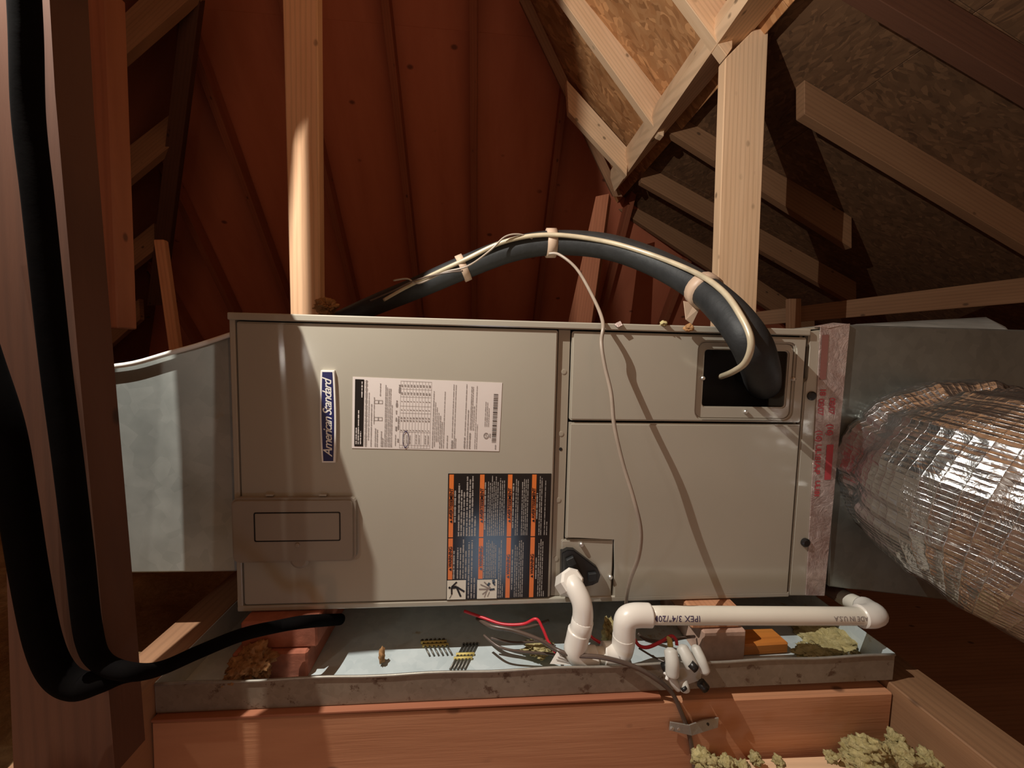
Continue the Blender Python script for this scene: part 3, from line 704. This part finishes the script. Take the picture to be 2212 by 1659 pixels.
for i in range(n-1):
    for k in range(seg):
        f = bm.faces.new((rings[i][k], rings[i][(k+1) % seg], rings[i+1][(k+1) % seg], rings[i+1][k]))
        for l, (ii, kk) in zip(f.loops, ((i, k), (i, k+1), (i+1, k+1), (i+1, k))): l[uvl].uv = (s_len[ii], kk/seg*2*math.pi*.18)
bm.faces.new(rings[0][::-1]); bm.faces.new(rings[-1])
bm_link('foil_jacket', bm, M['foil'], fx, smooth=True)
tube('start_collar', [T(.865, .71, -.19), T(.835, .635, -.19)], .15, M['galv'], fx, 48, 2, True)

# ================================================================== refrigerant line set over the cabinet
ls = empty('refrigerant_line_set', T(.1, .95, .1), 'thick black insulated refrigerant hose arching over the cabinet into its opening', 'hose')
bp = [(740, 690, 1.16), (800, 663, 1.10), (900, 622, 1.04), (1000, 579, 1.0), (1100, 541, .97), (1190, 525, .95), (1300, 531, .91), (1400, 561, .85), (1500, 613, .75), (1570, 672, .655), (1618, 735, .60), (1640, 790, .625), (1648, 830, .70)]
bpath = [P(*q) for q in bp]
tube('foam_insulation', bpath, [.027, .027, .028, .029, .029, .029, .029, .029, .029, .030, .030, .030, .030], M['foam'], ls, 20, 8)
lp = [(830, 648, 1.05), (900, 610, 1.01), (1000, 563, .965), (1090, 522, .935), (1185, 507, .915), (1300, 520, .88), (1400, 548, .82), (1500, 588, .72), (1560, 628, .64), (1600, 682, .585), (1622, 735, .56), (1612, 780, .575), (1585, 802, .62), (1556, 814, .69)]
o = tube('liquid_line', [P(*q) for q in lp], .0052, M['liquid'], ls, 10, 8); tag(o, 'thin pale tube strapped along the hose')
tube('tracer_wire', [P(*q) for q in ((850, 606, 1.0), (880, 602, .99), (905, 612, .985), (960, 588, .965), (1010, 575, .95), (1060, 540, .925), (1090, 512, .92), (1120, 506, .92), (1150, 515, .93))], .0022, M['grey_wire'], ls, 6, 6)
tube('tracer_wire', [P(*q) for q in ((800, 650, 1.03), (850, 628, 1.01), (895, 606, .985), (960, 590, .96), (1000, 585, .955))], .002, M['brown_wire'], ls, 6, 6)
def wrap(name, c0, c1, r, mat, parent):
    return tube(name, [c0, (c0+c1)/2, c1], r, mat, parent, 20, 2, True)
for a, b_, r in (((994, 582, 1.0), (1008, 576, 1.0), .034), ((1180, 525, .95), (1200, 525, .95), .0345), ((1513, 622, .735), (1528, 634, .715), .0335)):
    wrap('tape_wrap', P(*a), P(*b_), r, M['tape'], ls)
slab('tape_tail', [P(1477, 650, .74), P(1500, 655, .74), P(1512, 665, .735), P(1495, 700, .73), P(1482, 690, .73)], .002, M['tape'], ls, direction=(0, 1, 0), bev=0)

# control wire hanging from the bundle across the cabinet face
cw = tube('control_wire', [P(*q) for q in ((1186, 548, .915), (1208, 550, .90), (1245, 580, .86), (1280, 640, .76), (1302, 695, .655), (1299, 740, .638), (1306, 790, .625), (1320, 850, .612), (1327, 920, .602), (1345, 1000, .592), (1368, 1075, .582), (1384, 1145, .58), (1380, 1200, .595), (1362, 1250, .625), (1354, 1285, .65), (1352, 1315, .67))], .0033, M['grey_wire'], None, 10, 8)
tag(cw, 'single thin taupe wire hanging down the right front panels', 'wire')

# ================================================================== black hoses on the near stud
h1 = tube('insulated_hose', [P(*q) for q in ((46, -120, 0.425), (56, 60, 0.425), (62, 250, 0.425), (82, 430, 0.425), (100, 600, 0.425), (122, 800, 0.425), (148, 1000, 0.425), (172, 1200, 0.427), (192, 1370, 0.430), (222, 1432, 0.435), (290, 1452, 0.430), (352, 1442, 0.480), (430, 1408, 0.500), (520, 1372, 0.540), (600, 1353, 0.600), (660, 1343, 0.612), (735, 1338, 0.700))],
          [.011]*9+[.0095, .0085, .0082, .0085, .0088, .009, .0095, .0095], M['hose'], None, 14, 8)
tag(h1, 'black hose hanging beside the left board and looping right under the cabinet', 'hose')
h2 = tube('insulated_hose', [P(*q) for q in ((-110, 560, 0.400), (-45, 760, 0.405), (8, 920, 0.410), (38, 1080, 0.415), (62, 1230, 0.420), (92, 1380, 0.425), (125, 1455, 0.427), (170, 1482, 0.430), (225, 1468, 0.433), (268, 1455, 0.442), (318, 1454, 0.455))], [.0135]*8+[.0125, .0105, .006], M['hose'], None, 14, 8)
tag(h2, 'thick black hose at the lower left edge curving into the other hose', 'hose')

# ================================================================== blocks under the cabinet
def block(name, quad, z, h, mat, label, cat='brick'):
    o = slab(name, quad, h, M[mat], None, direction=(0, 0, -1), bev=.003); return tag(o, label, cat)
def rect(xa, xb, ya, yb, z): return [T(xa, ya, z), T(xb, ya, z), T(xb, yb, z), T(xa, yb, z)]
block('brick', rect(-.405, -.285, .632, .83, -.499), 0, .0475, 'brick', 'dark red brick at the left inside the pan, bottom of its pair')
block('brick', rect(-.395, -.272, .640, .83, -.4505), 0, .048, 'brick', 'red brick right under the left end of the cabinet, top of its pair')
block('wood_block', rect(.405, .487, .632, .80, -.4875), 0, .059, 'brick_pale', 'pale masonry block in the pan behind the white pipe, lower one', 'block')
block('wood_block', rect(.385, .478, .638, .80, -.4505), 0, .0365, 'fir', 'flat wood block wedged under the cabinet right above the pale block', 'block')
block('wood_offcut', [PZ(1592, 1395, -.524), PZ(1705, 1388, -.524), PZ(1668, 1356, -.524), PZ(1592, 1358, -.524)], 0, .022, 'orangewood', 'flat orange varnished wood offcut in the right part of the pan', 'board')

# ================================================================== condensate drain in white plastic
dr = empty('condensate_drain', T(.25, .61, -.53), 'white plastic condensate drain pipe with a trap in front of the cabinet', 'pipe')
RP, RF = .0148, .0190
def cyl(name, a, b_, r, mat, parent=dr, seg=20): return tube(name, [a, a+(b_-a)*.06, a+(b_-a)*.94, b_], [r*.96, r, r, r*.96], mat, parent, seg, 1, True)
nut0, nut1 = P(1222, 1262, .655), P(1236, 1254, .625)
o = tube('hex_adapter', [nut0, nut1, nut1+(nut1-nut0)*.12], [.021, .021, .017], M['pvc'], dr, 8, 1, True)
for p_ in o.data.polygons: p_.use_smooth = False
tube('street_elbow', [P(1234, 1258, .63), P(1243, 1272, .618), P(1256, 1300, .607), P(1259, 1330, .604), P(1254, 1368, .604)], [.0165, .0168, .0168, .0172, .0172], M['pvc'], dr, 20, 6)
cyl('socket_ring', P(1259, 1338, .604), P(1253, 1366, .604), .0182, M['pvc'])
tube('trap_elbow', [P(1251, 1362, .604), P(1246, 1385, .604), P(1243, 1405, .605), P(1258, 1420, .606), P(1288, 1419, .607)], [RF, RF, RF, RF, .0175], M['pvc'], dr, 20, 6)
cyl('nipple', P(1280, 1418, .607), P(1318, 1413, .607), .0135, M['pipe'])
tube('trap_elbow', [P(1303, 1413, .607), P(1318, 1413, .607), P(1338, 1409, .606), P(1346, 1390, .605), P(1348, 1372, .604)], [RF*1.02, RF*1.02, RF*1.02, RF, RF], M['pvc'], dr, 20, 6)
tube('pipe_elbow', [P(1348, 1376, .604), P(1349, 1352, .604), P(1354, 1336, .604), P(1372, 1329, .604), P(1404, 1329, .604)], [RF*.98, RF*.98, RF, RF, RF], M['pvc'], dr, 20, 6)
pa, pb = P(1398, 1329, .604), P(1880, 1331, .604)
lpipe = cyl('long_pipe', pa, pb, RP, M['pipe'])
ax = (pb-pa).normalized()
def pipe_text(s, px, size, mt):
    """print wrapped on the pipe, upside down"""
    bm = bmesh.new(); text_bm(bm, s, size, Matrix.Identity(4), 0, 0, 'LEFT', 1.05, .0002)
    bmesh.ops.subdivide_edges(bm, edges=[e for e in bm.edges if e.calc_length() > .003], cuts=2)
    o0 = P(px, 1329, .604); t0 = (o0-pa).dot(ax)
    upv = Vector((0, 0, 1)); upv = (upv-ax*upv.dot(ax)).normalized(); fw = Vector((0, -1, 0)); fw = (fw-ax*fw.dot(ax)).normalized()
    for v in bm.verts:
        al = t0-v.co.x; an = math.radians(32)-v.co.y/RP; rr_ = RP*1.012
        v.co = pa+ax*al+(fw*math.cos(an)+upv*math.sin(an))*rr_
    bm_link('pipe_print', bm, M[mt], lpipe)
pipe_text('IPEX 3/4"/20MM', 1503, .0135, 'purple')
pipe_text('MADE IN U.S.A', 1868, .0105, 'ink')
be = P(1800, 1281, .70); e0 = P(1886, 1331, .604)
tube('pipe_elbow', [P(1858, 1331, .604), P(1878, 1331, .604), P(1889, 1326, .611), P(1880, 1320, .628), P(1868, 1312, .645)], [RF, RF, RF, RF, RF], M['pvc'], dr, 20, 6)
cyl('return_pipe', P(1874, 1316, .636), P(1815, 1287, .70), .0155, M['pipe'])
o = cyl('primed_end', P(1824, 1290, .69), P(1790, 1271, .725), .0158, M['primer']); tag(o, 'dark primer stained pipe end')

# ================================================================== float switch clipped to the pan rim
fs = empty('float_switch', T(.335, .575, -.52), 'grey plastic float switch with three rounded fingers clipped on the pan rim', 'switch')
for pts_, r in ((((1449, 1408, .566), (1452, 1430, .558), (1452, 1455, .556)), .0105), (((1474, 1402, .572), (1484, 1420, .562), (1494, 1438, .556)), .0102), (((1503, 1402, .575), (1514, 1425, .563), (1522, 1448, .558)), .0085)):
    pl = [P(*q) for q in pts_]; d0 = (pl[0]-pl[1]).normalized()*.006; d1 = (pl[-1]-pl[-2]).normalized()*.006
    tube('finger', [pl[0]+d0, pl[0]+d0*.5, pl[0], pl[1], pl[2], pl[2]+d1*.5, pl[2]+d1], [r*.35, r*.8, r, r, r, r*.8, r*.35], M['floatgrey'], fs, 16, 4)
slab('clip_body', [P(1444, 1440, .568), P(1520, 1436, .568), P(1516, 1472, .566), P(1480, 1484, .566), P(1452, 1478, .566)], .012, M['floatgrey'], fs, direction=(0, 1, 0), bev=.003)
tube('finger', [P(1447, 1460, .560), P(1456, 1474, .557), P(1466, 1486, .556)], .0065, M['floatgrey'], fs, 12, 4)
tube('finger', [P(1475, 1472, .556), P(1478, 1482, .552), P(1480, 1490, .551)], .0075, M['floatgrey'], fs, 12, 4)
for a, b_, r in (((1491, 1433, .551), (1504, 1446, .546), .0062), ((1513, 1474, .556), (1525, 1488, .552), .0075), ((1432, 1442, .567), (1448, 1438, .562), .0072), ((1475, 1484, .548), (1479, 1490, .546), .005)):
    tube('clamp_screw', [P(*a), P(*b_)], r, M['black'], fs, 10, 2, True)
tube('screw_bar', [P(1434, 1452, .562), P(1442, 1458, .558), P(1440, 1468, .556)], .0028, M['white'], fs, 8, 4)

# ================================================================== wires in the pan
def wire(name, pts_, r, mat, label, cat='wire', seg=8):
    return tag(tube(name, [P(*q) for q in pts_], r, M[mat], None, seg, 8), label, cat)
wire('thermostat_cable', ((1035, 1338, .68), (1060, 1352, .655), (1110, 1362, .64), (1165, 1382, .625), (1205, 1405, .61), (1240, 1415, .592), (1300, 1420, .582), (1360, 1436, .574), (1410, 1462, .571), (1450, 1495, .569), (1472, 1540, .567), (1488, 1585, .5672), (1498, 1640, .567), (1505, 1720, .566)), .0036, 'brown_wire', 'brown cable crossing the pan rim and running down the front beam', 'cable', 10)
wire('black_wire', ((1030, 1336, .70), (1050, 1350, .675), (1090, 1360, .665), (1140, 1355, .67), (1185, 1341, .69)), .0028, 'brown_wire', 'black wire lying highest in the pan beside the red wire')
wire('black_wire', ((1045, 1372, .665), (1080, 1398, .64), (1130, 1408, .632), (1185, 1412, .628), (1225, 1420, .62)), .0022, 'brown_wire', 'thin black wire on the pan floor right of the nails')
wire('black_wire', ((1060, 1378, .66), (1110, 1388, .65), (1170, 1386, .65), (1200, 1396, .64)), .002, 'brown_wire', 'short black wire between two others on the pan floor')
wire('black_wire', ((1378, 1368, .64), (1392, 1380, .635), (1430, 1386, .632), (1480, 1377, .635), (1500, 1375, .65)), .0026, 'brown_wire', 'black wire curving behind the white elbow towards the pale block')
wire('black_wire', ((1380, 1400, .615), (1410, 1418, .605), (1440, 1432, .59)), .0016, 'brown_wire', 'hair thin black wire running to the float switch')
wire('red_wire', ((1003, 1320, .69), (1040, 1333, .672), (1085, 1348, .655), (1130, 1348, .645), (1158, 1337, .64), (1172, 1357, .632), (1184, 1385, .622), (1200, 1410, .612)), .0026, 'red_wire', 'red wire rising out of the dark gap left of the drain trap')
wire('red_wire', ((1262, 1360, .64), (1280, 1378, .632), (1305, 1393, .625)), .0026, 'red_wire', 'short red wire visible between the two legs of the trap')
wire('red_wire', ((1368, 1375, .62), (1380, 1394, .612), (1400, 1398, .61), (1430, 1385, .61), (1450, 1374, .61), (1460, 1382, .606), (1462, 1394, .602)), .0028, 'red_wire', 'looped red wire next to the float switch')
o = tube('wire_nut', [P(1440, 1376, .606), P(1446, 1382, .603), P(1448, 1396, .60)], [.0022, .0042, .0050], M['yellow'], None, 10, 3); tag(o, 'small yellow wire connector above the float switch', 'wire nut')
tgo = slab('paper_tag', [P(1207, 1402, .61), P(1240, 1425, .605), P(1244, 1437, .60), P(1188, 1434, .592)], .0008, M['white'], None, bev=0); tag(tgo, 'folded white paper tag lying against the drain trap', 'tag')
bm = bmesh.new()
for k in range(3):
    a = .25+.2*k; q = [P(1207, 1402, .6085), P(1240, 1425, .6035), P(1188, 1434, .5905), P(1244, 1437, .5985)]
    f0 = q[0]*(1-a)+q[2]*a; f1 = q[1]*(1-a)+q[3]*a; e_ = (q[2]-q[0])*.05
    bm_quad(bm, [f0*.85+f1*.15, f0*.25+f1*.75, f0*.25+f1*.75+e_, f0*.85+f1*.15+e_])
bm_link('tag_print', bm, M['ink'], tgo)

# ================================================================== strips of collated nails on the pan floor
def nails(label, tops, vec, band, nb):
    g = empty('nail_strip', tops[0], label, 'nails', 'nail strips in the pan')
    for p_ in tops:
        tube('nail', [p_, p_+vec*.5, p_+vec], .0017, M['nail'], g, 6, 2, True)
        disc('nail_head', p_-vec.normalized()*.001, .0032, .0012, M['nail'], g, 8, vec)
    for t in band:
        a = tops[0]+vec*t; b_ = tops[-1]+vec*t; e_ = (b_-a).normalized()*.004
        tube('plastic_band', [a-e_, (a+b_)/2, b_+e_], .0028, M['yellow'], g, 6, 2, True)
zf = -.5435
t0, t1 = PZ(912, 1384, zf), PZ(958, 1382, zf); vec = PZ(928, 1416, zf)-t0
nails('strip of nails with its yellow band at the far end of the nails', [t0+(t1-t0)*k/5 for k in range(6)], vec, (.12, .34), 6)
t0, t1 = PZ(1002, 1392, zf), PZ(1031, 1391, zf); vec = PZ(972, 1446, zf)-t0
nails('strip of slanting nails with its yellow band across their middle', [t0+(t1-t0)*k/4 for k in range(5)], vec, (.42, .58), 5)

# ================================================================== strap bracket on the beam
br = empty('strap_bracket', T(.36, .57, -.6), 'bent grey steel strap nailed to the front beam over the cable', 'bracket')
slab('strap', [P(1448, 1560, .566), P(1490, 1567, .562), P(1495, 1590, .562), P(1470, 1582, .566), P(1446, 1578, .566)], .002, M['bracket'], br, direction=(0, 1, 0), bev=.0004)
slab('strap', [P(1489, 1567, .560), P(1520, 1556, .566), P(1553, 1551, .568), P(1551, 1572, .568), P(1522, 1578, .566), P(1494, 1590, .560)], .002, M['bracket'], br, direction=(0, 1, 0), bev=.0004)
for px in (1451, 1466): disc('nail_head', P(px, 1573, .566), .0036, .002, M['steel'], br, 10)
disc('nail_hole', P(1528, 1565, .5665), .0034, .0006, M['black'], br, 10)

# ================================================================== insulation and scraps
def tuft(name, c, rad, mat, seed, label=None, cat=None, group=None, sub=5, parent=None, amp=.55):
    bm = bmesh.new(); bmesh.ops.create_icosphere(bm, subdivisions=sub, radius=1)
    for v in bm.verts:
        q = v.co*1.6+Vector((seed*3.1, seed, 0)); d_ = 1+amp*noise.fractal(q, .55, 2.3, 7)+.2*abs(noise.noise(q*5))
        v.co = Vector((v.co.x*rad[0], v.co.y*rad[1], v.co.z*rad[2]))*d_
    o = bm_link(name, bm, M[mat], parent, True, Matrix.Translation(Vector(c)), False)
    return tag(o, label, cat, group)
tuft('insulation_scrap', P(1800, 1386, .68), (.052, .05, .022), 'fluff', 1, 'yellow insulation clump in the right end of the drip pan', 'insulation')
tuft('insulation_scrap', P(1762, 1412, .62), (.03, .02, .008), 'fluff', 2, 'flat yellow insulation shred beside the pan rim at the right', 'insulation')
tuft('insulation_scrap', P(1318, 1372, .66), (.012, .015, .024), 'fluff', 3, 'upright yellow insulation tuft behind the drain trap', 'insulation')
tuft('insulation_scrap', P(1165, 1400, .66), (.025, .02, .007), 'fluff', 4, 'yellow insulation shred on the pan floor left of the paper tag', 'insulation')
tuft('insulation_scrap', P(545, 1435, .62), (.03, .03, .024), 'brownfluff', 5, 'tan insulation lump in front of the left bricks', 'insulation')
tuft('insulation_scrap', P(705, 664, 1.22), (.028, .03, .022), 'brownfluff', 6, 'tan insulation lump at the foot of the bright left post', 'insulation')
tuft('insulation_scrap', P(825, 1416, .655), (.005, .008, .012), 'brownfluff', 8, 'tiny tan chip standing on the pan floor left of the nails', 'scrap', sub=3)
tuft('insulation_scrap', P(1488, 708, .652), (.008, .006, .006), 'brownfluff', 9, 'ragged tan scrap on the cabinet top edge below the tape tail', 'scrap', sub=3)
o = slab('foil_scrap', [P(1326, 700, .66), P(1340, 693, .66), P(1345, 702, .655), P(1335, 707, .655)], .001, M['seal'], None, bev=0); tag(o, 'small pinkish tape scrap on the cabinet top edge', 'scrap')
tuft('insulation_scrap', P(1433, 699, .66), (.006, .006, .004), 'fluff', 11, 'tiny yellow crumb on the cabinet top edge', 'scrap', sub=3)
# loose wool along the foot of the front beam
bm = bmesh.new(); rnd = random.Random(11)
spots = [(1945+rnd.gauss(0, 60), 1640+rnd.gauss(0, 12), rnd.uniform(.012, .026)) for k in range(22)]+[(1520, 1645, .014), (1540, 1660, .016), (1570, 1650, .010), (1600, 1668, .014), (1632, 1640, .008), (1682, 1645, .007), (1795, 1635, .008), (1870, 1615, .016), (1872, 1640, .02), (1935, 1600, .012), (1910, 1650, .022)]
for i, (px, py, r) in enumerate(spots):
    c = P(px, py, rnd.uniform(.50, .555)); t = bmesh.new(); bmesh.ops.create_icosphere(t, subdivisions=4, radius=1)
    for v in t.verts:
        q = v.co*1.7+Vector((i*2.3, i, 0)); d_ = 1+.6*noise.fractal(q, .55, 2.3, 6)
        v.co = c+Vector((v.co.x*r*1.1, v.co.y*r, v.co.z*r*.9))*d_
    me = bpy.data.meshes.new('t'); t.to_mesh(me); t.free(); bm.from_mesh(me); bpy.data.meshes.remove(me)
o = bm_link('loose_insulation', bm, M['fluff'], None, True); tag(o, 'loose yellow glass wool along the foot of the front beam', 'insulation', kind='stuff')
# batt between joists on the left and under the pan
def batt(name, xa, xb, ya, yb, z, amp, mat, label, nx=60, ny=60):
    bm = bmesh.new(); g = []
    for j in range(ny+1):
        row = []
        for i in range(nx+1):
            x = xa+(xb-xa)*i/nx; y = ya+(yb-ya)*j/ny; q = Vector((x*5, y*5, 2.2))
            row.append(bm.verts.new((x, y, z+CZ+amp*noise.fractal(q, .9, 2.1, 6))))
        g.append(row)
    for j in range(ny):
        for i in range(nx): bm.faces.new((g[j][i], g[j][i+1], g[j+1][i+1], g[j+1][i]))
    low = [[bm.verts.new((v.co.x, v.co.y, z-.12+CZ)) for v in r] for r in (g[0], g[-1])]
    for i in range(nx):
        bm.faces.new((g[0][i], low[0][i], low[0][i+1], g[0][i+1])); bm.faces.new((g[-1][i+1], low[1][i+1], low[1][i], g[-1][i]))
    o = bm_link(name, bm, M[mat], None, True); return tag(o, label, 'insulation', kind='stuff')
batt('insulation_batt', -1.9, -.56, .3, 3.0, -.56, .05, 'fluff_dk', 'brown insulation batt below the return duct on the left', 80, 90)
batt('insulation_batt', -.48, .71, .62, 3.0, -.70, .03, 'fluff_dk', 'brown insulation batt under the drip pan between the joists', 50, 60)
